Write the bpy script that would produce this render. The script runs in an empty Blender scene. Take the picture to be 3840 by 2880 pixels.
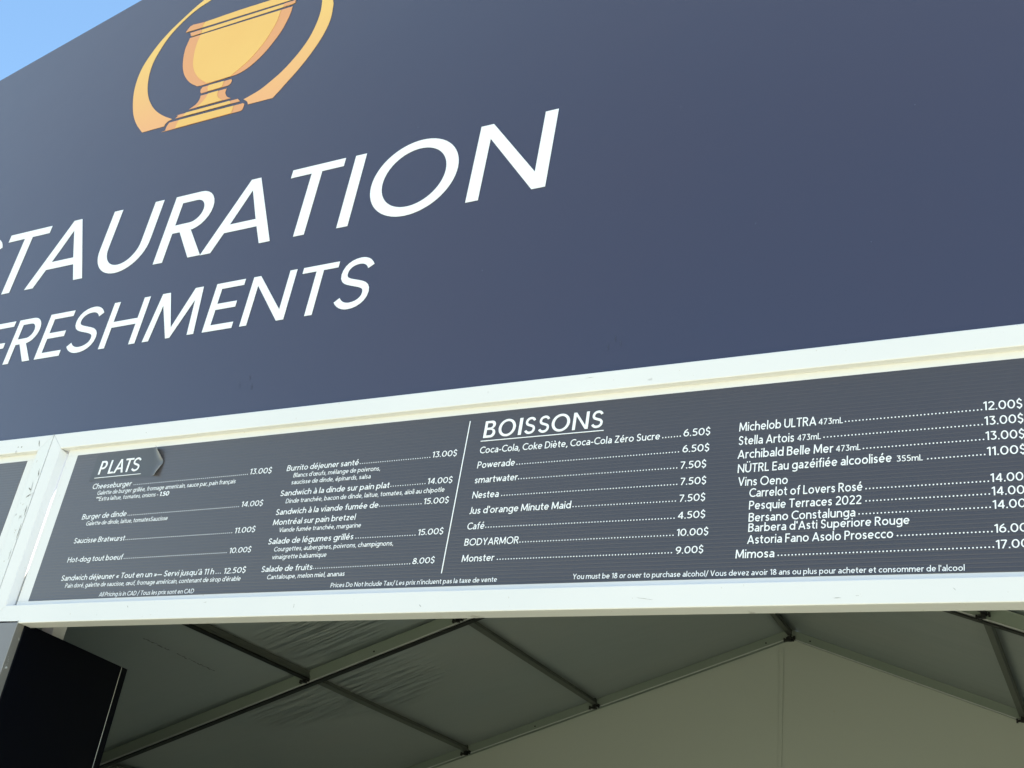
import bpy, bmesh, math, random
from mathutils import Matrix, Vector
random.seed(7)
S = bpy.context.scene
COL = S.collection
EYE = 1.6                      # camera height above the ground; heights below are given from eye level

# ---------------------------------------------------------------- camera
cam_d = bpy.data.cameras.new('camera')
cam = bpy.data.objects.new('camera', cam_d); COL.objects.link(cam)
RT = ((0.88795622, -0.4477425, 0.10516841), (0.44126615, 0.76488062, -0.4692993), (0.12968397, 0.46312449, 0.87675411))
cam.matrix_world = Matrix(((RT[0][0], RT[0][2], -RT[0][1], 0), (RT[1][0], RT[1][2], -RT[1][1], 0),
                           (RT[2][0], RT[2][2], -RT[2][1], EYE), (0, 0, 0, 1)))
cam_d.sensor_width = 36; cam_d.lens = 4189.25 / 3840 * 36
cam_d.clip_start = 0.05; cam_d.clip_end = 3000
S.camera = cam

# ---------------------------------------------------------------- sky, sun, exposure
SUN_EL, SUN_AZ = math.radians(62), math.radians(72)     # azimuth from +Y towards +X
world = bpy.data.worlds.new('World'); S.world = world; world.use_nodes = True
wn = world.node_tree; wn.nodes.clear()
sky = wn.nodes.new('ShaderNodeTexSky'); sky.sky_type = 'NISHITA'; sky.sun_disc = False
sky.sun_elevation = SUN_EL; sky.sun_rotation = SUN_AZ
sky.air_density = 1.0; sky.dust_density = 0.7; sky.ozone_density = 1.0
bg = wn.nodes.new('ShaderNodeBackground'); bg.inputs['Strength'].default_value = 0.105
wo = wn.nodes.new('ShaderNodeOutputWorld')
hs = wn.nodes.new('ShaderNodeHueSaturation'); hs.inputs['Saturation'].default_value = 1.16; hs.inputs['Hue'].default_value = 0.486
wn.links.new(sky.outputs[0], hs.inputs['Color']); wn.links.new(hs.outputs[0], bg.inputs[0]); wn.links.new(bg.outputs[0], wo.inputs[0])
sd = bpy.data.lights.new('sun', 'SUN'); sd.energy = 5.0; sd.angle = math.radians(0.53); sd.color = (1.0, 0.95, 0.86)
sun = bpy.data.objects.new('sun', sd); COL.objects.link(sun)
sdir = Vector((math.cos(SUN_EL) * math.sin(SUN_AZ), math.cos(SUN_EL) * math.cos(SUN_AZ), math.sin(SUN_EL)))
sun.rotation_euler = sdir.to_track_quat('Z', 'Y').to_euler(); sun.location = (-10, 5, 20)
S.view_settings.view_transform = 'Standard'; S.view_settings.look = 'None'
S.view_settings.exposure = 1.75; S.view_settings.use_white_balance = True; S.view_settings.white_balance_temperature = 7150; S.view_settings.white_balance_tint = 19; S.view_settings.gamma = 1; S.view_settings.use_curve_mapping = False

# ---------------------------------------------------------------- materials
def mat(name, base, rough=0.5, spec=0.5, metal=0.0, bump=None, mottle=None, scuff=None, coat=0, stretch=(1, 1, 1)):
    """procedural material: base colour with mottling, optional scuffs and bump"""
    m = bpy.data.materials.new(name); m.use_nodes = True
    nt = m.node_tree; N = nt.nodes; Lk = nt.links
    b = N['Principled BSDF']
    b.inputs['Roughness'].default_value = rough; b.inputs['Metallic'].default_value = metal
    b.inputs['Specular IOR Level'].default_value = spec
    if coat: b.inputs['Coat Weight'].default_value = coat; b.inputs['Coat Roughness'].default_value = rough
    tc = N.new('ShaderNodeTexCoord'); mp = N.new('ShaderNodeMapping'); mp.inputs['Scale'].default_value = stretch
    Lk.new(tc.outputs['Object'], mp.inputs[0])
    col = N.new('ShaderNodeRGB'); col.outputs[0].default_value = (*base, 1); out = col.outputs[0]
    def noise(scale, detail=4, src=mp.outputs[0]):
        n = N.new('ShaderNodeTexNoise'); n.inputs['Scale'].default_value = scale; n.inputs['Detail'].default_value = detail
        Lk.new(src, n.inputs['Vector']); return n.outputs['Fac']
    def ramp(fac, a, bb, c0=(0, 0, 0, 1), c1=(1, 1, 1, 1)):
        r = N.new('ShaderNodeValToRGB'); r.color_ramp.elements[0].position = a; r.color_ramp.elements[1].position = bb
        r.color_ramp.elements[0].color = c0; r.color_ramp.elements[1].color = c1; Lk.new(fac, r.inputs[0]); return r.outputs[0]
    def mix(fac, a, c):
        x = N.new('ShaderNodeMix'); x.data_type = 'RGBA'; Lk.new(fac, x.inputs[0]); Lk.new(a, x.inputs[6])
        if isinstance(c, tuple): x.inputs[7].default_value = (*c, 1)
        else: Lk.new(c, x.inputs[7])
        return x.outputs[2]
    for sc, lo, hi, colr in (mottle or ()):
        out = mix(ramp(noise(sc), lo, hi), out, colr)
    if scuff:
        for sc, lo, hi, colr in scuff:
            out = mix(ramp(noise(sc, 8, tc.outputs['Object']), lo, hi), out, colr)
    Lk.new(out, b.inputs['Base Color'])
    if bump:
        kind, sc, strength, dist = bump
        if kind == 'flute':
            w = N.new('ShaderNodeTexWave'); w.bands_direction = 'Z'; w.inputs['Scale'].default_value = sc
            w.inputs['Distortion'].default_value = 0.15; w.inputs['Detail'].default_value = 1; w.inputs['Detail Scale'].default_value = 0.5
            Lk.new(tc.outputs['Object'], w.inputs['Vector']); h = ramp(w.outputs['Fac'], 0.0, 0.35)
        else:
            h = noise(sc, 3)
        bp = N.new('ShaderNodeBump'); bp.inputs['Strength'].default_value = strength; bp.inputs['Distance'].default_value = dist
        Lk.new(h, bp.inputs['Height']); Lk.new(bp.outputs[0], b.inputs['Normal'])
    return m

WHITE = mat('white_powder_coat', (0.66, 0.67, 0.68), 0.42, 0.4, mottle=[(0.9, 0.35, 0.75, (0.61, 0.63, 0.645))],
            scuff=[(7, 0.70, 0.74, (0.42, 0.42, 0.42)), (55, 0.70, 0.74, (0.5, 0.48, 0.45))], bump=('noise', 3, 0.08, 0.01))
WHITE_WORN = mat('worn_white_powder_coat', (0.63, 0.65, 0.66), 0.45, 0.4, mottle=[(1.4, 0.4, 0.7, (0.62, 0.65, 0.66))],
                 scuff=[(9, 0.66, 0.70, (0.33, 0.33, 0.33)), (40, 0.66, 0.70, (0.45, 0.44, 0.42))], bump=('noise', 5, 0.12, 0.01))
NAVY = mat('navy_printed_vinyl', (0.019, 0.0145, 0.036), 0.20, 0.5, mottle=[(0.5, 0.3, 0.7, (0.023, 0.0145, 0.033)), (60, 0.74, 0.80, (0.03, 0.035, 0.06))],
           bump=('noise', 1.1, 0.20, 0.02))
MENU = mat('fluted_charcoal_board', (0.021, 0.016, 0.021), 0.30, 0.75, mottle=[(1.2, 0.3, 0.7, (0.025, 0.018, 0.022))],
           bump=('flute', 2 * math.pi / (20 * 0.0165) , 0.16, 0.003))
STICKER = mat('charcoal_sticker', (0.014, 0.014, 0.017), 0.32, 0.6)
LETTER = mat('white_print', (0.76, 0.80, 0.84), 0.45, 0.4)
GOLD = mat('gold_print', (0.72, 0.43, 0.125), 0.45, 0.4, mottle=[(1.5, 0.3, 0.7, (0.74, 0.46, 0.14))])
PEACH = mat('amber_print', (0.66, 0.31, 0.14), 0.45, 0.4)
ALU = mat('bare_aluminium', (0.30, 0.29, 0.27), 0.45, 0.5, 0.6, scuff=[(30, 0.62, 0.7, (0.5, 0.5, 0.48))])
SILVER = mat('silver_rivet_and_highlight', (0.55, 0.58, 0.58), 0.4, 0.5, 0.3)  # rivets, and the pale strips that stand for edge highlights
GREYWALL = mat('grey_wall_skin', (0.080, 0.085, 0.10), 0.5, 0.55, mottle=[(1.1, 0.3, 0.7, (0.09, 0.095, 0.11))])
BLACK = mat('black_side_skin', (0.0015, 0.002, 0.005), 0.35, 0.10, bump=('noise', 2, 0.1, 0.02), stretch=(1, 1, 0.2))
TUBE = mat('grey_tent_tube', (0.22, 0.265, 0.23), 0.42, 0.5, 0.1, mottle=[(2, 0.3, 0.7, (0.20, 0.25, 0.21))])
DARK_TUBE = mat('dark_purlin_tube', (0.10, 0.11, 0.095), 0.45, 0.5, 0.3)
CLAMP = mat('black_clamp_and_shade', (0.012, 0.013, 0.012), 0.5, 0.4, 0.3)  # fittings, and the black bars that stand for shade under tubes
ROOF = mat('blockout_roof_fabric', (0.27, 0.315, 0.32), 0.30, 0.7, mottle=[(0.5, 0.3, 0.7, (0.29, 0.315, 0.31))], bump=('noise', 1.2, 0.22, 0.05), stretch=(1.0, 2.0, 1))
GABLE = mat('tent_wall_fabric', (0.44, 0.485, 0.445), 0.55, 0.4, mottle=[(0.35, 0.3, 0.7, (0.47, 0.50, 0.45)), (18, 0.72, 0.8, (0.44, 0.46, 0.38))], bump=('noise', 1.3, 0.3, 0.04))
GRASS = mat('lawn_grass', (0.355, 0.375, 0.275), 0.9, 0.1, mottle=[(0.8, 0.35, 0.65, (0.40, 0.40, 0.30)), (12, 0.4, 0.6, (0.31, 0.34, 0.24))])
SCRATCH = mat('grey_scratch', (0.36, 0.37, 0.37), 0.7, 0.2)
RUB = mat('pale_rub', (0.035, 0.037, 0.06), 0.4, 0.5)
SCUFFM = mat('dirt_mark', (0.17, 0.17, 0.165), 0.8, 0.1)

def ripples(m, centres):
    """tight creases in the lining where it is pulled over the couplings"""
    nt = m.node_tree; N = nt.nodes; Lk = nt.links; b = N['Principled BSDF']; old = b.inputs['Normal'].links[0].from_socket
    tc = N.new('ShaderNodeTexCoord'); tot = None
    for c, rad in centres:
        d = N.new('ShaderNodeVectorMath'); d.operation = 'DISTANCE'; d.inputs[1].default_value = c; Lk.new(tc.outputs['Object'], d.inputs[0])
        mr = N.new('ShaderNodeMapRange'); mr.interpolation_type = 'SMOOTHSTEP'; mr.inputs[1].default_value = rad; mr.inputs[2].default_value = rad * .25; Lk.new(d.outputs['Value'], mr.inputs[0])
        if tot is None: tot = mr.outputs[0]
        else:
            a = N.new('ShaderNodeMath'); a.operation = 'MAXIMUM'; Lk.new(tot, a.inputs[0]); Lk.new(mr.outputs[0], a.inputs[1]); tot = a.outputs[0]
    mp = N.new('ShaderNodeMapping'); mp.inputs['Scale'].default_value = (1.6, 11, 1.6); mp.inputs['Rotation'].default_value = (0, 0, .25); Lk.new(tc.outputs['Object'], mp.inputs[0])
    n = N.new('ShaderNodeTexNoise'); n.inputs['Scale'].default_value = 1.6; n.inputs['Detail'].default_value = 3; Lk.new(mp.outputs[0], n.inputs['Vector'])
    k = N.new('ShaderNodeMath'); k.operation = 'MULTIPLY'; Lk.new(n.outputs['Fac'], k.inputs[0]); Lk.new(tot, k.inputs[1])
    bp = N.new('ShaderNodeBump'); bp.inputs['Strength'].default_value = 1.0; bp.inputs['Distance'].default_value = 0.07
    Lk.new(k.outputs[0], bp.inputs['Height']); Lk.new(old, bp.inputs['Normal']); Lk.new(bp.outputs[0], b.inputs['Normal'])
ripples(ROOF, [((-5.25, 7.45, 1.85 + 1.6), .75), ((-4.95, 6.35, 1.98 + 1.6), .6), ((-5.75, 7.35, 1.71 + 1.6), .6)])
def grazing_sheen(m, weight, rough):  # raises the tone towards grazing view angles
    b = m.node_tree.nodes['Principled BSDF']; b.inputs['Sheen Weight'].default_value = weight; b.inputs['Sheen Roughness'].default_value = rough
for m_ in (NAVY,): m_.node_tree.nodes['Principled BSDF'].inputs['IOR'].default_value = 1.80
grazing_sheen(NAVY, 0.40, 0.44); grazing_sheen(STICKER, 0.5, 0.55); grazing_sheen(MENU, 0.50, 0.53); grazing_sheen(GREYWALL, 0.8, 0.5)
# ---------------------------------------------------------------- helpers
def up(p): return (p[0], p[1], p[2] + EYE)
def link(name, me, m, parent=None):
    o = bpy.data.objects.new(name, me); COL.objects.link(o)
    if m is not None: me.materials.clear(); me.materials.append(m)
    if parent is not None: o.parent = parent
    return o
def from_bm(name, bm, m, parent=None, smooth=False):
    me = bpy.data.meshes.new(name); bmesh.ops.recalc_face_normals(bm, faces=bm.faces); bm.to_mesh(me); bm.free()
    if smooth:
        for p in me.polygons: p.use_smooth = True
    return link(name, me, m, parent)
def thing(name, label, cat, group=None):
    o = bpy.data.objects.new(name, None); COL.objects.link(o); o.empty_display_size = 0.2
    o['label'] = label; o['category'] = cat
    if group: o['group'] = group
    return o
def tag(o, label, cat, group=None):
    o['label'] = label; o['category'] = cat
    if group: o['group'] = group
    return o
def box_bm(x0, x1, y0, y1, z0, z1, bev=0.004):
    bm = bmesh.new(); r = bmesh.ops.create_cube(bm, size=1)
    for v in bm.verts: v.co = Vector(((x0 + x1) / 2 + v.co.x * (x1 - x0), (y0 + y1) / 2 + v.co.y * (y1 - y0), (z0 + z1) / 2 + v.co.z * (z1 - z0) + EYE))
    if bev: bmesh.ops.bevel(bm, geom=bm.edges[:], offset=bev, segments=2, affect='EDGES', profile=0.5)
    return bm
def box(name, x0, x1, y0, y1, z0, z1, m, parent=None, bev=0.004): return from_bm(name, box_bm(x0, x1, y0, y1, z0, z1, bev), m, parent)
def bar_bm(p, q, w, h, upv=(0, 0, 1), bev=0.004):
    """square tube from p to q, w wide, h tall along upv"""
    p = Vector(up(p)); q = Vector(up(q)); d = (q - p); L = d.length; d.normalize()
    u = Vector(upv); s = d.cross(u).normalized(); u = s.cross(d).normalized()
    bm = bmesh.new(); bmesh.ops.create_cube(bm, size=1)
    for v in bm.verts: v.co = (p + q) / 2 + d * (v.co.x * L) + s * (v.co.y * w) + u * (v.co.z * h)
    if bev: bmesh.ops.bevel(bm, geom=bm.edges[:], offset=bev, segments=2, affect='EDGES', profile=0.5)
    return bm
def loft(name, xs, prof, m, parent, caps=True, smooth=False, mitre=None):
    """prof(x) -> closed list of (y, z); swept along x. mitre(i, y, z) may shift the end rings in x"""
    bm = bmesh.new(); rings = []
    for i, x in enumerate(xs):
        ring = []
        for (y, z) in prof(x):
            xx = x + (mitre(i, y, z) if mitre else 0)
            ring.append(bm.verts.new((xx, y, z + EYE)))
        rings.append(ring)
    n = len(rings[0])
    for a, b in zip(rings, rings[1:]):
        for k in range(n): bm.faces.new((a[k], a[(k + 1) % n], b[(k + 1) % n], b[k]))
    if caps: bm.faces.new(rings[0]); bm.faces.new(rings[-1][::-1])
    return from_bm(name, bm, m, parent)
def flat(name, polys, y, m, parent, th=0.0006):
    """thin raised print on a facade plane from closed outlines (holes allowed)"""
    cu = bpy.data.curves.new(name, 'CURVE'); cu.dimensions = '2D'; cu.fill_mode = 'BOTH'; cu.extrude = th
    for pl in polys:
        sp = cu.splines.new('POLY'); sp.points.add(len(pl) - 1); sp.use_cyclic_u = True
        for k, (x, z) in enumerate(pl): sp.points[k].co = (x, z, 0, 1)
    o = bpy.data.objects.new('tmp', cu); COL.objects.link(o)
    bpy.context.view_layer.update()
    me = bpy.data.meshes.new_from_object(o.evaluated_get(bpy.context.evaluated_depsgraph_get()))
    bpy.data.objects.remove(o)
    me.transform(Matrix(((1, 0, 0, 0), (0, 0, -1, y), (0, 1, 0, EYE), (0, 0, 0, 1))))
    me.name = name
    return link(name, me, m, parent)

# ---------------------------------------------------------------- printed matter: (kind, text, x0, z0, x1, z1, cap height) in metres on the board
TEXT = [
    ('item_name', 'Cheeseburger', -4.9201, 2.0624, -4.6259, 2.0616, 0.0324),
    ('dots', 16.3, -4.605, 2.0651, -3.8172, 2.0676, 0.0073),
    ('price', '13.00$', -3.8044, 2.0686, -3.6616, 2.0659, 0.0312),
    ('description', 'Galette de burger grillée, fromage americain, sauce par, pain français', -4.8669, 2.024, -3.8834, 2.0252, 0.0253),
    ('description', '**Extra laîtue, tomates, onions -', -4.8634, 1.9871, -4.4018, 1.9865, 0.0251),
    ('description', '1.50!B', -4.3915, 1.9865, -4.3265, 1.9865, 0.025),
    ('item_name', 'Burger de dinde', -4.9238, 1.8814, -4.5935, 1.8842, 0.0314),
    ('dots', 16.3, -4.5787, 1.8848, -3.8203, 1.8893, 0.0071),
    ('price', '14.00$', -3.8044, 1.8883, -3.6654, 1.8884, 0.0302),
    ('description', 'Galette de dinde, laitue, tomatesSaucisse', -4.8762, 1.8436, -4.2834, 1.8445, 0.0245),
    ('item_name', 'Saucisse Bratwurst', -4.9262, 1.7425, -4.5489, 1.7429, 0.0306),
    ('dots', 16.3, -4.5382, 1.7444, -3.8196, 1.7484, 0.0069),
    ('price', '11.00$', -3.8037, 1.747, -3.6719, 1.7495, 0.0294),
    ('item_name', 'Hot-dog tout boeuf', -4.927, 1.6336, -4.5223, 1.6366, 0.03),
    ('dots', 16.3, -4.5094, 1.6387, -3.8218, 1.6436, 0.0067),
    ('price', '10.00$', -3.8042, 1.6416, -3.6663, 1.6437, 0.0288),
    ('item_name', "Sandwich déjeuner « Tout en un »— Servi jusqu'à 11 h", -4.9286, 1.5306, -3.867, 1.5356, 0.0301),
    ('dots', 16.3, -3.852, 1.537, -3.8245, 1.5374, 0.0063),
    ('price', '12.50$', -3.8055, 1.5356, -3.668, 1.5388, 0.0294),
    ('description', "Pain doré, galette de saucisse, œuf, fromage américain, contenant de sirop d'érable", -4.8808, 1.4905, -3.6868, 1.4978, 0.0243),
    ('notice', 'All Pricing is in CAD / Tous les prix sont en CAD', -4.6085, 1.4371, -3.9649, 1.441, 0.0236),
    ('item_name', 'Burrito déjeuner santé', -3.5652, 2.0685, -3.1286, 2.067, 0.0313),
    ('dots', 19.6, -3.1183, 2.0713, -2.7241, 2.072, 0.0065),
    ('price', '13.00$', -2.7129, 2.0723, -2.5783, 2.0709, 0.0305),
    ('description', "Blancs d'œufs, mélange de poivrons,", -3.513, 2.0302, -2.9941, 2.0284, 0.0242),
    ('description', 'saucisse de dinde, épinards, salsa', -3.5153, 1.9924, -3.0409, 1.9903, 0.024),
    ('item_name', 'Sandwich à la dinde sur pain plat', -3.5676, 1.9322, -2.9213, 1.9332, 0.0305),
    ('dots', 19.6, -2.9128, 1.9375, -2.7245, 1.9378, 0.0063),
    ('price', '14.00$', -2.7132, 1.937, -2.5786, 1.9353, 0.0303),
    ('description', 'Dinde tranchée, bacon de dinde, laitue, tomates, aïoli au chipotle', -3.5223, 1.8912, -2.6124, 1.8927, 0.0242),
    ('item_name', 'Sandwich à la viande fumée de', -3.5673, 1.8312, -2.9629, 1.8353, 0.0306),
    ('dots', 19.6, -2.955, 1.8391, -2.7264, 1.8372, 0.0062),
    ('price', '15.00$', -2.7146, 1.8365, -2.5798, 1.8359, 0.0297),
    ('item_name', 'Montréal sur pain bretzel', -3.569, 1.7773, -3.0801, 1.7805, 0.0303),
    ('description', 'Viande fumée tranchée, margarine', -3.5208, 1.739, -3.0386, 1.7408, 0.0235),
    ('item_name', 'Salade de légumes grillés', -3.57, 1.6782, -3.0685, 1.6822, 0.0303),
    ('dots', 19.8, -3.0527, 1.6845, -2.7284, 1.6841, 0.006),
    ('price', '15.00$', -2.7156, 1.6847, -2.5808, 1.6857, 0.0294),
    ('description', 'Courgettes, aubergines, poivrons, champignons,', -3.5234, 1.6398, -2.8378, 1.6425, 0.0237),
    ('description', 'vinaigrette balsamique', -3.5229, 1.5999, -3.2021, 1.6012, 0.0235),
    ('item_name', 'Salade de fruits', -3.5705, 1.537, -3.2678, 1.54, 0.0295),
    ('dots', 20, -3.2616, 1.5427, -2.729, 1.5475, 0.006),
    ('price', '8.00$', -2.7163, 1.5476, -2.6011, 1.5504, 0.0286),
    ('description', 'Cantaloupe, melon miel, ananas', -3.525, 1.4994, -3.0747, 1.5041, 0.0231),
    ('notice', "Prices Do Not Include Tax/ Les prix n'incluent pas la taxe de vente", -3.1398, 1.4498, -2.273, 1.4542, 0.0221),
    ('item_name', 'Coca-Cola, Coke Diète, Coca-Cola Zéro Sucre', -2.4576, 2.0715, -1.5845, 2.0633, 0.0341),
    ('dots', 20.8, -1.5718, 2.0671, -1.4944, 2.0674, 0.0063),
    ('price', '6.50$', -1.4809, 2.0668, -1.3643, 2.065, 0.0337),
    ('item_name', 'Powerade', -2.4578, 1.9969, -2.2662, 1.9962, 0.0337),
    ('dots', 20.8, -2.2546, 1.9986, -1.4979, 1.9946, 0.0066),
    ('price', '6.50$', -1.481, 1.9931, -1.3651, 1.9904, 0.0332),
    ('item_name', 'smartwater', -2.4593, 1.9227, -2.2424, 1.9233, 0.0332),
    ('dots', 20.8, -2.2362, 1.9261, -1.5007, 1.9215, 0.0065),
    ('price', '7.50$', -1.4862, 1.9191, -1.3744, 1.9176, 0.0327),
    ('item_name', 'Nestea', -2.4593, 1.8487, -2.3255, 1.8478, 0.034),
    ('dots', 20.8, -2.3094, 1.8512, -1.4959, 1.8471, 0.0064),
    ('price', '7.50$', -1.4816, 1.8455, -1.3707, 1.8441, 0.0322),
    ('item_name', "Jus d'orange Minute Maid", -2.4629, 1.7735, -1.965, 1.7725, 0.0335),
    ('dots', 20.8, -1.9542, 1.7761, -1.4968, 1.7731, 0.0061),
    ('price', '7.50$', -1.4814, 1.7709, -1.3708, 1.7709, 0.0317),
    ('item_name', 'Café', -2.4605, 1.6995, -2.3741, 1.6995, 0.033),
    ('dots', 20.8, -2.3661, 1.7035, -1.4976, 1.6984, 0.0063),
    ('price', '4.50$', -1.4835, 1.697, -1.367, 1.6969, 0.0312),
    ('item_name', 'BODYARMOR', -2.4618, 1.6242, -2.1944, 1.6237, 0.0325),
    ('dots', 20.8, -2.1865, 1.6263, -1.4972, 1.6248, 0.0061),
    ('price', '10.00$', -1.4832, 1.623, -1.3507, 1.6229, 0.0307),
    ('item_name', 'Monster', -2.4622, 1.5494, -2.3023, 1.5491, 0.032),
    ('dots', 20.8, -2.2847, 1.5521, -1.499, 1.5507, 0.006),
    ('price', '9.00$', -1.4822, 1.5478, -1.3675, 1.5488, 0.0302),
    ('notice', "You must be 18 or over to purchase alcohol/ Vous devez avoir 18 ans ou plus pour acheter et consommer de l'alcool", -1.9194, 1.4555, -0.4125, 1.4441, 0.0229),
    ('item_name', 'Michelob ULTRA', -1.2421, 2.0676, -0.9301, 2.0652, 0.0399),
    ('dots', 26, -0.816, 2.0678, -0.3202, 2.0668, 0.0064),
    ('price', '12.00$', -0.3142, 2.0662, -0.1804, 2.0633, 0.0363),
    ('volume', '473mL', -0.9215, 2.0663, -0.826, 2.0644, 0.027),
    ('item_name', 'Stella Artois', -1.2429, 2.006, -1.017, 2.0011, 0.0394),
    ('dots', 26, -0.8989, 2.0067, -0.3215, 2.0049, 0.0063),
    ('price', '13.00$', -0.3141, 2.0042, -0.1811, 2.0028, 0.0358),
    ('volume', '473mL', -1.005, 2.0032, -0.9118, 2.0029, 0.0269),
    ('item_name', 'Archibald Belle Mer', -1.2442, 1.9445, -0.8644, 1.9409, 0.0389),
    ('dots', 26, -0.7495, 1.9446, -0.3207, 1.9436, 0.0062),
    ('price', '13.00$', -0.3139, 1.943, -0.182, 1.9402, 0.0353),
    ('volume', '473mL', -0.8544, 1.9426, -0.7603, 1.9425, 0.0262),
    ('item_name', 'NÜTRL Eau gazéifiée alcoolisée', -1.2419, 1.8815, -0.6468, 1.8824, 0.0384),
    ('dots', 26, -0.5173, 1.8814, -0.3206, 1.8826, 0.0059),
    ('price', '11.00$', -0.3134, 1.8802, -0.1819, 1.8789, 0.0348),
    ('volume', '355mL', -0.6295, 1.8816, -0.5347, 1.8798, 0.0252),
    ('item_name', 'Vins Oeno', -1.238, 1.8244, -1.0395, 1.8197, 0.038),
    ('item_name', 'Carrelot of Lovers Rosé', -1.1911, 1.7732, -0.7559, 1.7717, 0.0374),
    ('dots', 26, -0.7425, 1.7761, -0.315, 1.7758, 0.0059),
    ('price', '14.00$', -0.3079, 1.7747, -0.175, 1.7735, 0.034),
    ('item_name', 'Pesquie Terraces 2022', -1.1906, 1.7202, -0.7609, 1.7183, 0.0369),
    ('dots', 26, -0.7434, 1.726, -0.3148, 1.726, 0.0059),
    ('price', '14.00$', -0.3073, 1.7228, -0.1752, 1.7224, 0.0336),
    ('item_name', 'Bersano Constalunga', -1.1907, 1.6691, -0.7838, 1.6688, 0.0365),
    ('dots', 26, -0.7695, 1.675, -0.3152, 1.6747, 0.0058),
    ('price', '14.00$', -0.3073, 1.6709, -0.1746, 1.6718, 0.0332),
    ('item_name', "Barbera d'Asti Superiore Rouge", -1.1905, 1.6269, -0.5911, 1.6286, 0.035),
    ('item_name', 'Astoria Fano Asolo Prosecco', -1.1929, 1.5775, -0.6499, 1.5774, 0.0358),
    ('dots', 26, -0.634, 1.5823, -0.3154, 1.5825, 0.0056),
    ('price', '16.00$', -0.3075, 1.5805, -0.1763, 1.58, 0.0326),
    ('item_name', 'Mimosa', -1.2371, 1.5201, -1.0862, 1.5191, 0.0355),
    ('dots', 26, -1.0708, 1.5232, -0.3144, 1.5248, 0.0058),
    ('price', '17.00$', -0.3067, 1.5212, -0.1755, 1.5227, 0.0321),
]
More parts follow.
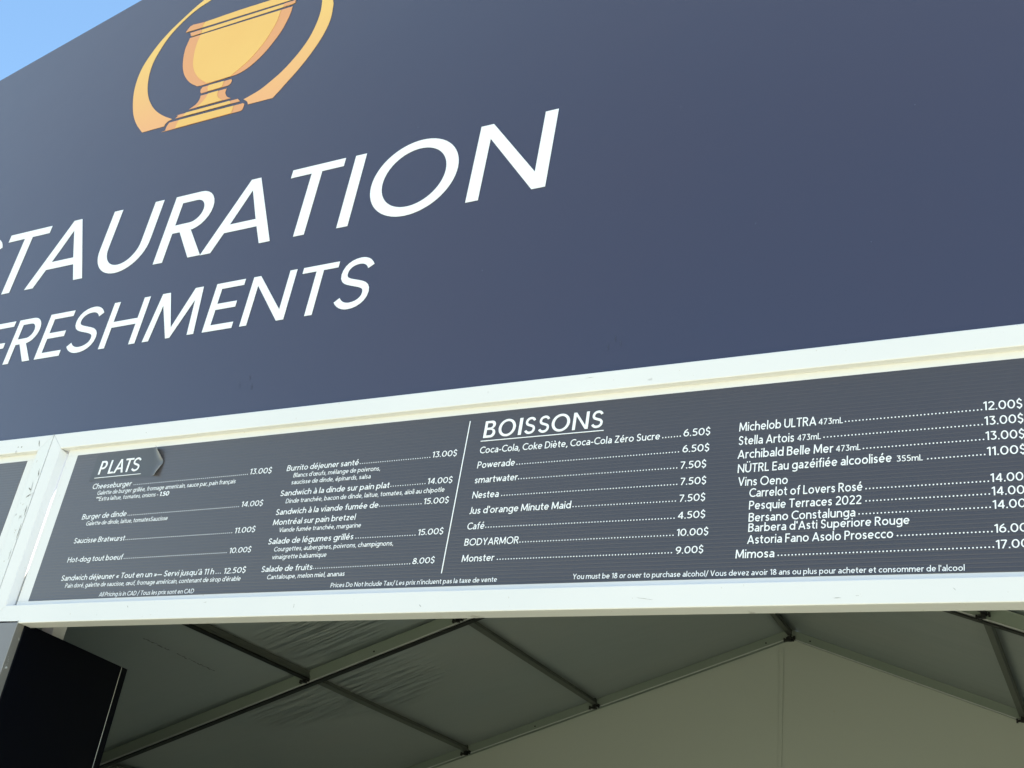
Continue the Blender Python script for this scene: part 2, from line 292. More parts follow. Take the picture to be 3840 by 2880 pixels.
LOGO = {
    'ringL': [(-5.4113, 6.015), (-5.4872, 5.9579), (-5.5728, 5.8795), (-5.6564, 5.7954), (-5.7271, 5.7022), (-5.7826, 5.5949), (-5.8215, 5.4831), (-5.8317, 5.3731), (-5.8204, 5.258), (-5.7921, 5.1486), (-5.7445, 5.0265), (-5.6978, 4.9421), (-5.6402, 4.8646), (-5.5678, 4.7877), (-5.3641, 4.7882), (-5.3588, 4.81), (-5.3388, 4.8278), (-5.3069, 4.8371), (-5.3784, 4.8759), (-5.4613, 4.9313), (-5.5351, 4.9961), (-5.6015, 5.0757), (-5.6489, 5.1526), (-5.6774, 5.2157), (-5.7035, 5.2971), (-5.722, 5.3958), (-5.7232, 5.4997), (-5.7043, 5.5889), (-5.673, 5.6844), (-5.6268, 5.7659), (-5.561, 5.8459), (-5.4892, 5.9093), (-5.4118, 5.9558), (-5.3375, 5.9884)],
    'ringR': [(-4.1353, 5.5543), (-4.1149, 5.4666), (-4.1079, 5.3759), (-4.1179, 5.292), (-4.1424, 5.2051), (-4.1813, 5.1151), (-4.2284, 5.0284), (-4.2838, 4.9447), (-4.3415, 4.8705), (-4.381, 4.8159), (-4.4193, 4.771), (-4.6242, 4.7753), (-4.6354, 4.7985), (-4.6579, 4.8192), (-4.6787, 4.8335), (-4.6163, 4.8557), (-4.5517, 4.8829), (-4.4854, 4.9304), (-4.4144, 4.9891), (-4.3487, 5.0663), (-4.2928, 5.1512), (-4.2478, 5.2488), (-4.2224, 5.3626), (-4.2159, 5.4756), (-4.2315, 5.5891)],
    'rim': [(-5.4847, 5.7084), (-5.4751, 5.734), (-5.4602, 5.7579), (-5.4355, 5.7669), (-5.3269, 5.7586), (-5.0058, 5.7653), (-4.7099, 5.7618), (-4.4909, 5.7617), (-4.4521, 5.741), (-4.4439, 5.7166), (-4.4547, 5.6955), (-4.5176, 5.6924)],
    'rimL': [(-5.4847, 5.7084), (-5.4751, 5.734), (-5.4602, 5.7579), (-5.4355, 5.7669), (-5.3214, 5.7557), (-5.3315, 5.7313), (-5.3315, 5.7045)],
    'band': [(-5.4328, 5.6842), (-4.4751, 5.6733), (-4.4764, 5.648), (-4.5041, 5.6431), (-5.4057, 5.6455), (-5.4196, 5.654)],
    'bandL': [(-5.4328, 5.6842), (-5.3266, 5.6818), (-5.3197, 5.6453), (-5.4057, 5.6455), (-5.4196, 5.654)],
    'bandR': [(-4.5735, 5.6745), (-4.4751, 5.6733), (-4.4764, 5.648), (-4.5041, 5.6431), (-4.5792, 5.6441)],
    'bowl': [(-5.4211, 5.6316), (-4.4892, 5.6195), (-4.4884, 5.5716), (-4.4997, 5.4938), (-4.5235, 5.403), (-4.5653, 5.3189), (-4.616, 5.2382), (-4.6784, 5.1703), (-4.7468, 5.1217), (-4.815, 5.0992), (-4.8811, 5.0949), (-5.1374, 5.0913), (-5.1975, 5.1137), (-5.2553, 5.1532), (-5.3107, 5.2104), (-5.3554, 5.2738), (-5.3907, 5.3488), (-5.4165, 5.4402), (-5.4298, 5.538)],
    'bowlY': [(-5.3163, 5.6271), (-4.5885, 5.6179), (-4.5914, 5.5255), (-4.615, 5.4339), (-4.6477, 5.346), (-4.6922, 5.2716), (-4.7458, 5.2003), (-4.8053, 5.1486), (-4.8726, 5.0949), (-5.0598, 5.0928), (-5.112, 5.119), (-5.1706, 5.1634), (-5.227, 5.2254), (-5.2697, 5.2929), (-5.2974, 5.3655), (-5.3178, 5.4643), (-5.3233, 5.5596)],
    'collar': [(-5.1112, 5.0703), (-4.855, 5.066), (-4.8449, 5.0473), (-4.8503, 5.0247), (-4.8675, 5.0125), (-5.1061, 5.0118), (-5.1188, 5.0286), (-5.1222, 5.0516)],
    'collarY': [(-5.0562, 5.0688), (-4.9187, 5.067), (-4.9197, 5.0438), (-4.9226, 5.0133), (-5.046, 5.0125), (-5.057, 5.0454)],
    'stem': [(-5.1027, 4.989), (-4.8716, 4.9861), (-4.8736, 4.9609), (-4.866, 4.9372), (-4.8474, 4.9103), (-4.83, 4.8951), (-4.8028, 4.8804), (-5.1727, 4.8851), (-5.1274, 4.9094), (-5.1039, 4.9416), (-5.1007, 4.9754)],
    'stemY': [(-5.0351, 4.9875), (-4.9436, 4.9866), (-4.9417, 4.955), (-4.9188, 4.9157), (-4.8759, 4.8819), (-5.1015, 4.8839), (-5.0625, 4.9211), (-5.0406, 4.9579)],
    'baseU': [(-5.2774, 4.8333), (-5.2563, 4.855), (-5.2323, 4.8613), (-4.7344, 4.8547), (-4.7064, 4.8256)],
    'baseUY': [(-5.1884, 4.8602), (-4.8049, 4.8556), (-4.7808, 4.8267), (-5.2087, 4.8315)],
    'baseD': [(-5.338, 4.7529), (-5.3354, 4.7821), (-5.3231, 4.8089), (-5.3015, 4.8098), (-4.6721, 4.799), (-4.6582, 4.7883), (-4.6569, 4.763), (-4.6618, 4.7394), (-4.6759, 4.7326), (-5.3189, 4.7367), (-5.3319, 4.7436)],
    'baseDY': [(-5.2323, 4.8072), (-4.7521, 4.7983), (-4.7497, 4.7726), (-4.7517, 4.7348), (-5.2429, 4.7367), (-5.2418, 4.7653)],
}
def SPN(sp, x0, x1):
    return (x1 - x0) / .0133
# ---------------------------------------------------------------- own monoline humanist sans: centre lines in units of the cap height
def _a(cx, cy, rx, ry, a0, a1, n=None):
    n = n or max(4, int(abs(a1 - a0) / 22))
    return [(cx + rx * math.cos(math.radians(a0 + (a1 - a0) * i / n)), cy + ry * math.sin(math.radians(a0 + (a1 - a0) * i / n))) for i in range(n + 1)]
def _bz(*P):
    out = []
    for i in range(0, len(P) - 3, 3):
        a, b, c, d = P[i:i + 4]
        for k in range(6):
            u = k / 6; out.append(tuple((1 - u) ** 3 * a[j] + 3 * u * (1 - u) ** 2 * b[j] + 3 * u * u * (1 - u) * c[j] + u ** 3 * d[j] for j in (0, 1)))
    return out + [P[-1]]
def s_line(x0, y0, w, h):
    q = [(.93, .83), (.84, .95), (.68, 1), (.52, 1), (.26, 1), (.07, .90), (.07, .745), (.07, .58), (.28, .555), (.50, .505), (.74, .45), (.95, .42), (.95, .255), (.95, .09), (.72, 0), (.48, 0), (.30, 0), (.13, .06), (.03, .17)]
    return _bz(*[(x0 + w * a, y0 + h * b) for a, b in q])
T_ = .125; H_ = T_ / 2; XH = .70
def _font():
    f = {}
    t, h, X = T_, H_, XH
    r = (X - t) / 2; cy = X / 2; rx = .255                     # lower case bowl
    B = X + .0
    f[' '] = (.22, [])
    # lower case: (width of outline, paths) - centre lines start at h
    f['a'] = (.52, [[(.52 - h, 0), (.52 - h, X * .62)] + _a(.27, X * .62, .52 - h - .27, X * .38 - h, 0, 140)[1:], _bz((.52 - h, X * .60 - h), (.2, X * .60 - h), (h, X * .5), (h, X * .27), (h, h * .4), (.34, h * .4), (.52 - h, X * .30))])
    f['b'] = (.62, [[(h, 1.04), (h, 0)], _a(.31 + .0, cy, .31 - h, r, -180, 180)])
    f['c'] = (.50, [_a(.32, cy, .32 - h, r, 48, 312)])
    f['d'] = (.62, [[(.62 - h, 1.04), (.62 - h, 0)], _a(.31, cy, .31 - h, r, 0, 360)])
    f['e'] = (.60, [[(h, cy), (.60 - h, cy)] + _a(.30, cy, .30 - h, r, 0, 318)[1:]])
    f['f'] = (.36, [[(.12 + h, 0), (.12 + h, .82)] + _a(.34, .82, .34 - .12 - h, .22 - h, 180, 75)[1:], [(0, X - h), (.34, X - h)]])
    f['g'] = (.62, [_a(.31, cy, .31 - h, r, 0, 360), [(.62 - h, X), (.62 - h, -.06)] + _a(.30, -.06, .32 - h, .24 - h, 0, -145)[1:]])
    f['h'] = (.56, [[(h, 1.04), (h, 0)], [(h, X * .55)] + _a(.28, X * .62, .28 - h, X * .38 - h, 165, 0) + [(.56 - h, 0)]])
    f['i'] = (.13, [[(h, X), (h, 0)], [(h, .99), (h, .85)]])
    f['j'] = (.16, [[(.16 - h, X), (.16 - h, -.12)] + _a(-.04, -.12, .20 - h, .17 - h, 0, -80)[1:], [(.16 - h, .99), (.16 - h, .85)]])
    f['k'] = (.50, [[(h, 1.04), (h, 0)], [(.47, X), (h, .33)], [(.17, .40), (.50 - .03, 0)]])
    f['l'] = (.13, [[(h, 1.04), (h, 0)]])
    f['m'] = (.92, [[(h, X), (h, 0)], [(h, X * .55)] + _a(.265, X * .64, .265 - h, X * .36 - h, 165, 0) + [(.53 - h, 0)], [(.53 - h, X * .55)] + _a(.46 + .235, X * .64, .235 - h + .0, X * .36 - h, 165, 0) + [(.92 - h, 0)]])
    f['n'] = (.56, [[(h, X), (h, 0)], [(h, X * .55)] + _a(.28, X * .62, .28 - h, X * .38 - h, 165, 0) + [(.56 - h, 0)]])
    f['o'] = (.64, [_a(.32, cy, .32 - h, r, 0, 360)])
    f['p'] = (.62, [[(h, X), (h, -.29)], _a(.31, cy, .31 - h, r, -180, 180)])
    f['q'] = (.62, [[(.62 - h, X), (.62 - h, -.29)], _a(.31, cy, .31 - h, r, 0, 360)])
    f['r'] = (.34, [[(h, X), (h, 0)], [(h, X * .5)] + _a(.30, X * .60, .30 - h, X * .40 - h, 165, 78)])
    f['s'] = (.44, [s_line(h, h, .44 - t, X - t)])
    f['t'] = (.37, [[(.10 + h, .92), (.10 + h, .20)] + _a(.32, .20, .22 - h, .20 - h, 180, 280)[1:], [(0, X - h), (.36, X - h)]])
    f['u'] = (.56, [[(h, X), (h, X * .38)] + _a(.28, X * .38, .28 - h, X * .38 - h, 180, 345)[1:], [(.56 - h, X), (.56 - h, 0)]])
    f['v'] = (.54, [[(.045, X), (.27, .03), (.54 - .045, X)]])
    f['w'] = (.84, [[(.045, X), (.235, .05), (.42, X - .02), (.605, .05), (.84 - .045, X)]])
    f['x'] = (.52, [[(.05, X), (.47, 0)], [(.47, X), (.05, 0)]])
    f['y'] = (.54, [[(.045, X), (.28, .05)], [(.54 - .045, X), (.17, -.29)]])
    f['z'] = (.48, [[(.03, X - h), (.42, X - h), (.06, h), (.46, h)]])
    # capitals
    f['A'] = (.76, [[(.05, 0), (.38, .97)], [(.38, .97), (.71, 0)], [(.17, .28), (.59, .28)]])
    f['B'] = (.60, [[(h, 0), (h, 1)], [(h, 1 - h), (.32, 1 - h)] + _a(.32, .76, .20, .24 - h, 90, -90)[1:] + [(h, .52)], [(.32, .52)] + _a(.33, .29 - .0, .21, .29 - h - .0, 80, -90)[1:] + [(h, h)]])
    f['C'] = (.72, [_a(.47, .5, .47 - h, .5 - h, 48, 312, 16)])
    f['D'] = (.74, [[(h, 0), (h, 1)], [(h, 1 - h), (.26, 1 - h)] + _a(.26, .5, .48 - h, .5 - h, 90, -90, 14)[1:] + [(h, h)]])
    f['E'] = (.52, [[(h, 0), (h, 1)], [(h, 1 - h), (.51, 1 - h)], [(h, .52), (.48, .52)], [(h, h), (.52, h)]])
    f['F'] = (.50, [[(h, 0), (h, 1)], [(h, 1 - h), (.50, 1 - h)], [(h, .50), (.46, .50)]])
    f['G'] = (.80, [_a(.48, .5, .48 - h, .5 - h, 48, 345, 16) + [(.80 - h, .46), (.46, .46)]])
    f['H'] = (.70, [[(h, 0), (h, 1)], [(.70 - h, 0), (.70 - h, 1)], [(h, .52), (.70 - h, .52)]])
    f['I'] = (.13, [[(h, 0), (h, 1)]])
    f['J'] = (.34, [[(.34 - h, 1), (.34 - h, .22)] + _a(.12, .22, .22 - h, .22 - h, 0, -110)[1:]])
    f['L'] = (.48, [[(h, 1), (h, 0)], [(h, h), (.48, h)]])
    f['M'] = (.88, [[(h, 0), (h + .03, 1)], [(h + .05, .95), (.44, .12)], [(.44, .12), (.88 - h - .05, .95)], [(.88 - h - .03, 1), (.88 - h, 0)]])
    f['N'] = (.74, [[(h, 0), (h, 1)], [(h, .95), (.74 - h, .05)], [(.74 - h, 1), (.74 - h, 0)]])
    f['O'] = (.96, [_a(.48, .5, .48 - h, .515 - h, 0, 360, 22)])
    f['P'] = (.57, [[(h, 0), (h, 1)], [(h, 1 - h), (.30, 1 - h)] + _a(.30, .70, .27 - h, .30 - h, 90, -90)[1:] + [(h, .40 + h)]])
    f['R'] = (.62, [[(h, 0), (h, 1)], [(h, 1 - h), (.30, 1 - h)] + _a(.30, .72, .28 - h, .28 - h, 90, -90)[1:] + [(h, .44 + h)], [(.30, .48), (.57, 0)]])
    f['S'] = (.56, [s_line(h, h * .8, .56 - t, 1 - t * .8)])
    f['T'] = (.60, [[(.30, 0), (.30, 1)], [(0, 1 - h), (.60, 1 - h)]])
    f['U'] = (.68, [[(h, 1), (h, .34)] + _a(.34, .34, .34 - h, .34 - h, 180, 360, 10)[1:] + [(.68 - h, 1)]])
    f['V'] = (.70, [[(.05, 1), (.35, .03), (.65, 1)]])
    f['Y'] = (.66, [[(.05, 1), (.33, .45)], [(.61, 1), (.33, .45)], [(.33, .5), (.33, 0)]])
    f['Z'] = (.60, [[(.04, 1 - h), (.54, 1 - h), (.07, h), (.58, h)]])
    f['X'] = (.64, [[(.05, 1), (.59, 0)], [(.59, 1), (.05, 0)]])
    f['K'] = (.60, [[(h, 0), (h, 1)], [(.56, 1), (h, .48)], [(.2, .58), (.57, 0)]])
    # figures
    f['0'] = (.68, [_a(.34, .5, .34 - h, .5 - h, 0, 360, 18)])
    f['1'] = (.32, [[(.32 - h, 0), (.32 - h, 1)], [(.30 - h, .94), (.03, .80)]])
    f['2'] = (.58, [_a(.29, .71, .29 - h, .29 - h, 160, -30) + [(.06, h), (.58, h)]])
    f['3'] = (.58, [[(.06, 1 - h), (.50, 1 - h), (.27, .60)] + _a(.27, .31, .31 - h, .31 - h, 85, -140)[1:]])
    f['4'] = (.66, [[(.48, 0), (.48, .96), (.07, .27), (.64, .27)]])
    f['5'] = (.58, [[(.52, 1 - h), (.14, 1 - h), (.11, .56)] + _a(.26, .32, .32 - h, .32 - h, 110, -140)])
    f['6'] = (.62, [_a(.31, .33, .31 - h, .33 - h, 0, 360, 14), [(h + .01, .40), (.16, .72), (.44, 1 - .02)]])
    f['7'] = (.56, [[(.02, 1 - h), (.50, 1 - h), (.16, 0)]])
    f['8'] = (.60, [_a(.30, .75, .23 - h, .25 - h, 0, 360), _a(.30, .27, .30 - h, .27 - h, 0, 360)])
    f['9'] = (.62, [_a(.31, .67, .31 - h, .33 - h, 0, 360, 14), [(.62 - h - .01, .60), (.46, .28), (.18, .02)]])
    f['$'] = (.54, [s_line(h, .04, .54 - t, .92), [(.27, 1.12), (.27, .90)], [(.27, .10), (.27, -.12)]])
    f['.'] = (.15, [[(.075, 0), (.075, .15)]]); f[','] = (.16, [[(.11, .13), (.04, -.15)]])
    f["'"] = (.12, [[(.06, 1.0), (.06, .72)]]); f['’'] = (.15, [[(.11, 1.02), (.05, .74)]])
    f['-'] = (.32, [[(.0, .34), (.32, .34)]]); f['—'] = (.80, [[(.0, .34), (.80, .34)]])
    f['/'] = (.42, [[(.04, -.14), (.38, 1.06)]])
    f['*'] = (.36, [[(.18, 1), (.18, .62)], [(.02, .90), (.34, .72)], [(.02, .72), (.34, .90)]])
    f['«'] = (.46, [[(.22, .56), (.05, .33), (.22, .10)], [(.43, .56), (.26, .33), (.43, .10)]])
    f['»'] = (.46, [[(.03, .56), (.20, .33), (.03, .10)], [(.24, .56), (.41, .33), (.24, .10)]])
    def acc(new, base, kind):
        w, p = f[base]; m = w / 2; top = .80 if base in 'aeiou' else 1.10
        p = [list(q) for q in p]
        if base == 'i': p = p[:1]
        if kind == "'": p.append([(m - .03, top), (m + .11, top + .22)])
        if kind == '`': p.append([(m + .03, top), (m - .11, top + .22)])
        if kind == '^': p.append([(m - .14, top), (m, top + .17), (m + .14, top)])
        if kind == ':': p += [[(m - .13, top + .02), (m - .13, top + .16)], [(m + .13, top + .02), (m + .13, top + .16)]]
        if kind == ',': p.append([(m + .02, .02), (m + .06, -.12), (m - .08, -.22)])
        f[new] = (w, p)
    acc('é', 'e', "'"); acc('è', 'e', '`'); acc('à', 'a', '`'); acc('ï', 'i', ':'); acc('î', 'i', '^'); acc('ç', 'c', ','); acc('Ü', 'U', ':')
    w, p = f['o']; w2, p2 = f['e']
    f['œ'] = (w + w2 - T_, p + [[(x + w - T_, y) for x, y in q] for q in p2])
    return f
FONT = _font()
def text_strips(s, weight=1.0, track=.105):
    """list of (layer, quad strip left points, right points) in cap units, and the total width"""
    x = 0; out = []; t = T_ * weight / 2
    for ch in s:
        if ch not in FONT: continue
        w, paths = FONT[ch]
        cut = []
        for P in paths:                                   # break strokes at sharp corners
            cur = [P[0]]
            for i in range(1, len(P)):
                cur.append(P[i])
                if i < len(P) - 1:
                    a1 = math.atan2(P[i][1] - P[i - 1][1], P[i][0] - P[i - 1][0]); a2 = math.atan2(P[i + 1][1] - P[i][1], P[i + 1][0] - P[i][0])
                    da = abs((a2 - a1 + math.pi) % (2 * math.pi) - math.pi)
                    if da > 1.1 and math.hypot(P[i][0] - P[i - 1][0], P[i][1] - P[i - 1][1]) > .08: cut.append(cur); cur = [P[i]]
            cut.append(cur)
        for k, P in enumerate(cut):
            pts = [P[0]] + [p for a, p in zip(P, P[1:]) if math.hypot(p[0] - a[0], p[1] - a[1]) > 1e-4]
            closed = math.hypot(pts[0][0] - pts[-1][0], pts[0][1] - pts[-1][1]) < 1e-3
            L_, R_ = [], []; n = len(pts)
            for i, p in enumerate(pts):
                if closed and i in (0, n - 1): a, b = pts[-2], pts[1]; 
                else: a, b = pts[max(0, i - 1)], pts[min(n - 1, i + 1)]
                d1 = (p[0] - a[0], p[1] - a[1]) if a != p else (b[0] - p[0], b[1] - p[1])
                d2 = (b[0] - p[0], b[1] - p[1]) if b != p else d1
                l1 = math.hypot(*d1) or 1; l2 = math.hypot(*d2) or 1
                n1 = (-d1[1] / l1, d1[0] / l1); n2 = (-d2[1] / l2, d2[0] / l2)
                mx, my = n1[0] + n2[0], n1[1] + n2[1]; ml = mx * mx + my * my
                k2 = min(2 / ml, 1.6) if ml > .3 else .8
                L_.append((x + p[0] + mx * t * k2, p[1] + my * t * k2)); R_.append((x + p[0] - mx * t * k2, p[1] - my * t * k2))
            out.append((k, L_, R_))
        x += w + (track if ch != ' ' else track * .4)
    return out, x - track
# ---------------------------------------------------------------- ground
bm = bmesh.new(); bmesh.ops.create_grid(bm, x_segments=60, y_segments=60, size=1200)
for v in bm.verts: v.co.z = 0
g = from_bm('ground', bm, GRASS); g['kind'] = 'structure'

# ---------------------------------------------------------------- slightly bowed horizontals of the frame, height over eye level for each x
def q3(pts):
    (a, fa), (b, fb), (c, fc) = pts
    def f(x):
        x = max(-9.0, min(3.0, x))
        return (fa * (x - b) * (x - c) / ((a - b) * (a - c)) + fb * (x - a) * (x - c) / ((b - a) * (b - c)) + fc * (x - a) * (x - b) / ((c - a) * (c - b)))
    return f
YF, YP = 3.966, 4.0
rail_top = q3([(-1.45 * YF, .6124 * YF), (-.95 * YF, .6099 * YF), (-.05 * YF, .6057 * YF)])
rail_bot = q3([(-1.40 * YF, .5875 * YF), (-.96 * YF, .5857 * YF), (-.03 * YF, .5813 * YF)])
pan_top = q3([(-1.28 * YP, .5722 * YP), (-.75 * YP, .5714 * YP), (-.04 * YP, .5680 * YP)])
pan_bot = q3([(-1.283 * YP, .3557 * YP), (-.65 * YP, .3602 * YP), (-.056 * YP, .3590 * YP)])
beam_top = q3([(-1.27 * YF, .3515 * YF), (-.65 * YF, .3556 * YF), (-.25 * YF, .3558 * YF)])
beam_bot = q3([(-1.27 * YF, .3258 * YF), (-.67 * YF, .3310 * YF), (-.055 * YF, .3322 * YF)])
def rows(a, b, n): return [a + (b - a) * i / n for i in range(n + 1)]

# ---------------------------------------------------------------- gabled sign above the opening
YS = 3.98
sign = thing('facade_sign', 'large dark navy gabled sign with gold trophy emblem and white RESTAURATION and REFRESHMENTS lettering', 'sign')
def gable(x): return 5.870 + 0.2906 * (x + 7.555) if x < -2.41 else 7.365 - 0.2906 * (x + 2.41)
xs = rows(-9.8, -2.41, 12) + rows(-2.41, 4.98, 12)[1:]
loft('sign_panel', xs, lambda x: [(YS + .002, rail_top(x) + .002), (YS, rail_top(x) + .006), (YS, gable(x) - .003), (YS + .002, gable(x)), (YS + .03, gable(x)), (YS + .03, rail_top(x) + .002)], NAVY, sign)

def arc(cx, cy, rx, ry, a0, a1, n=14): return [(cx + rx * math.cos(math.radians(a0 + (a1 - a0) * i / n)), cy + ry * math.sin(math.radians(a0 + (a1 - a0) * i / n))) for i in range(n + 1)]
def sglyph(w, t):
    pts = s_line(t * .41, t * .41, w - t * .82, 1 - t * .82)
    L, Rr = [], []
    for i, p in enumerate(pts):
        a = pts[max(0, i - 1)]; b = pts[min(len(pts) - 1, i + 1)]
        dx, dy = b[0] - a[0], b[1] - a[1]; l = math.hypot(dx, dy) or 1
        nx, ny = -dy / l * t * .41, dx / l * t * .41
        L.append((p[0] + nx, p[1] + ny)); Rr.append((p[0] - nx, p[1] - ny))
    return [L + Rr[::-1]]
def bowl_out(x0, x1, z0, z1, n=14):      # right half lobe, from top left to bottom left
    r = (z1 - z0) / 2; cx = x1 - r * .98
    return [(x0, z1)] + [(cx + (x1 - cx) * math.sin(math.pi * i / n), z0 + r + r * math.cos(math.pi * i / n)) for i in range(n + 1)] + [(x0, z0)]
def glyph(c, w, t):
    """outline of a geometric sans capital, cap height 1, width w, stem t"""
    h = t * .82
    if c == 'I': return [[(0, 0), (w, 0), (w, 1), (0, 1)]]
    if c == 'T': return [[(0, 1), (0, 1 - h * .95), (w / 2 - t / 2, 1 - h * .95), (w / 2 - t / 2, 0), (w / 2 + t / 2, 0), (w / 2 + t / 2, 1 - h * .95), (w, 1 - h * .95), (w, 1)]]
    if c == 'L': return [[(0, 0), (w, 0), (w, h), (t, h), (t, 1), (0, 1)]]
    if c == 'H': return [[(0, 0), (t, 0), (t, .5 - h / 2), (w - t, .5 - h / 2), (w - t, 0), (w, 0), (w, 1), (w - t, 1), (w - t, .5 + h / 2), (t, .5 + h / 2), (t, 1), (0, 1)]]
    if c == 'E': return [[(0, 0), (w, 0), (w, h), (t, h), (t, .5 - h / 2), (w * .9, .5 - h / 2), (w * .9, .5 + h / 2), (t, .5 + h / 2), (t, 1 - h), (w * .98, 1 - h), (w * .98, 1), (0, 1)]]
    if c == 'F': return [[(0, 0), (t, 0), (t, .45 - h / 2), (w * .9, .45 - h / 2), (w * .9, .45 + h / 2), (t, .45 + h / 2), (t, 1 - h), (w, 1 - h), (w, 1), (0, 1)]]
    if c == 'N': return [[(0, 0), (t, 0), (t, .80), (w - t * 1.02, 0), (w, 0), (w, 1), (w - t, 1), (w - t, .22), (t * 1.02, 1), (0, 1)]]
    if c == 'M':
        m = w / 2; e = w * .11
        return [[(0, 0), (t, 0), (e + t * .62, .74), (m - t * .32, 0), (m + t * .32, 0), (w - e - t * .62, .74), (w - t, 0), (w, 0), (w - e * .9, 1), (w - e * .9 - t * 1.25, 1), (m, .22), (e * .9 + t * 1.25, 1), (e * .9, 1)]]
    if c == 'A':
        a, b, ap = w * .5 - t * .48, w * .5 + t * .48, 1
        def lx(z): return a * z                                   # outer left edge
        def li(z): return t * 1.06 + (w / 2 - t * 1.06) * z / .80      # inner left edge meets at apex .80
        z0, z1 = .26, .26 + h * .93
        return [[(0, 0), (t * 1.06, 0), (li(z0), z0), (w - li(z0), z0), (w - t * 1.06, 0), (w, 0), (b, 1), (a, 1)],
                [(li(z1), z1), (w / 2, .83), (w - li(z1), z1)]]
    if c == 'U':
        r = w / 2
        o = [(0, 1), (0, .42)] + [(w / 2 - w / 2 * math.cos(math.pi * i / 24), .40 - .415 * math.sin(math.pi * i / 24)) for i in range(1, 24)] + [(w, .42), (w, 1)]
        ri = w / 2 - t
        n_ = [(w - t, 1), (w - t, .42)] + [(w / 2 + ri * math.cos(math.pi * i / 24), .40 - (.415 - h) * math.sin(math.pi * i / 24)) for i in range(1, 24)] + [(t, .42), (t, 1)]
        return [o + n_]
    if c == 'O':
        return [arc(w / 2, .5, w / 2, .515, 0, 360, 60)[:-1], arc(w / 2, .5, w / 2 - t * 1.0, .515 - h * .98, 0, 360, 60)[:-1]]
    if c in 'PR':
        z0 = .42 if c == 'R' else .38
        xb = w if c == 'P' else w * .93
        out = [(0, 0), (0, 1)] + bowl_out(0, xb, z0, 1)[1:-1]
        if c == 'P': out += [(t, z0), (t, 0)]
        else: out += [(w * .60, z0), (w, 0), (w - t * 1.3, 0), (w * .36, z0), (t, z0), (t, 0)]
        return [out, bowl_out(t, xb - t, z0 + h, 1 - h)]
    if c == 'B':
        out = [(0, 0), (0, 1)] + bowl_out(0, w * .93, .53, 1)[1:-1] + bowl_out(0, w, 0, .53)[1:-1]
        return [out, bowl_out(t, w * .93 - t, .53 + h / 2, 1 - h), bowl_out(t, w - t, h, .53 - h / 2)]
    if c == 'S': return sglyph(w, t)
    return []
def put_letter(c, x0, x1, z0, cap, t, y, parent, slant=.03, name='letter', m=None):
    """t is the stem in metres"""
    w = (x1 - x0) / cap
    pol = [[(x0 + (px + slant * pz) * cap, z0 + pz * cap) for px, pz in pl] for pl in glyph(c, w, t / cap)]
    return flat(name, pol, y, m or LETTER, parent)
YL = YS - .0022
def base_r(x): return 3.586 - (x + 6.2) * .0075
def base_f(x): return 3.001 - (x + 6.1) * .0035
for c, a, b in (('R', -7.75, -7.37), ('E', -7.28, -6.97), ('S', -6.905, -6.590), ('T', -6.565, -6.155), ('A', -6.174, -5.632), ('U', -5.563, -5.121), ('R', -5.015, -4.63),
                ('A', -4.630, -4.094), ('T', -4.078, -3.690), ('I', -3.617, -3.54), ('O', -3.444, -2.875), ('N', -2.777, -2.306)):
    put_letter(c, a, b, base_r(a), (.519 if c not in 'O' else .515), .077, YL, sign)
for c, a, b in (('R', -6.96, -6.70), ('E', -6.63, -6.41), ('F', -6.352, -6.135), ('R', -6.094, -5.848), ('E', -5.805, -5.584), ('S', -5.553, -5.294), ('H', -5.245, -4.945),
                ('M', -4.885, -4.484), ('E', -4.419, -4.200), ('N', -4.143, -3.832), ('T', -3.786, -3.540), ('S', -3.517, -3.280)):
    put_letter(c, a, b, base_f(a), .331, .050, YL, sign)

# ---- emblem
def smooth(pl, n=3, closed=True):
    out = []; N_ = len(pl)
    for i in range(N_):
        p0, p1, p2, p3 = pl[(i - 1) % N_], pl[i], pl[(i + 1) % N_], pl[(i + 2) % N_]
        d1 = Vector((p1[0] - p0[0], p1[1] - p0[1])); d2 = Vector((p2[0] - p1[0], p2[1] - p1[1])); d3 = Vector((p3[0] - p2[0], p3[1] - p2[1]))
        ok1 = d1.length and d2.length and d1.angle(d2, 0) < .6; ok2 = d3.length and d2.length and d2.angle(d3, 0) < .6
        out.append(p1)
        if not (ok1 and ok2) or d2.length > .35: continue
        for k in range(1, n):
            u = k / n
            out.append(tuple(.5 * ((2 * p1[j]) + (-p0[j] + p2[j]) * u + (2 * p0[j] - 5 * p1[j] + 4 * p2[j] - p3[j]) * u * u + (-p0[j] + 3 * p1[j] - 3 * p2[j] + p3[j]) * u ** 3) for j in (0, 1)))
    return out
RINGM = mat('gold_gradient_print', (0.80, 0.53, 0.16), 0.45, 0.4)
nt = RINGM.node_tree; b_ = nt.nodes['Principled BSDF']
tc = nt.nodes.new('ShaderNodeTexCoord'); sx = nt.nodes.new('ShaderNodeSeparateXYZ'); mr = nt.nodes.new('ShaderNodeMapRange'); cr = nt.nodes.new('ShaderNodeValToRGB')
mr.inputs[1].default_value = 4.78 + EYE; mr.inputs[2].default_value = 5.55 + EYE
nt.links.new(tc.outputs['Object'], sx.inputs[0]); nt.links.new(sx.outputs[2], mr.inputs[0]); nt.links.new(mr.outputs[0], cr.inputs[0]); nt.links.new(cr.outputs[0], b_.inputs['Base Color'])
cr.color_ramp.elements[0].color = (0.72, 0.37, 0.17, 1); cr.color_ramp.elements[1].color = (0.74, 0.48, 0.15, 1)
G = LOGO
CX = -4.968
ringL = [(-5.02, 6.235), (-5.15, 6.18), (-5.29, 6.10)] + G['ringL'] + [(-5.23, 6.075), (-5.10, 6.145)]
mir = lambda x: 2 * CX - x
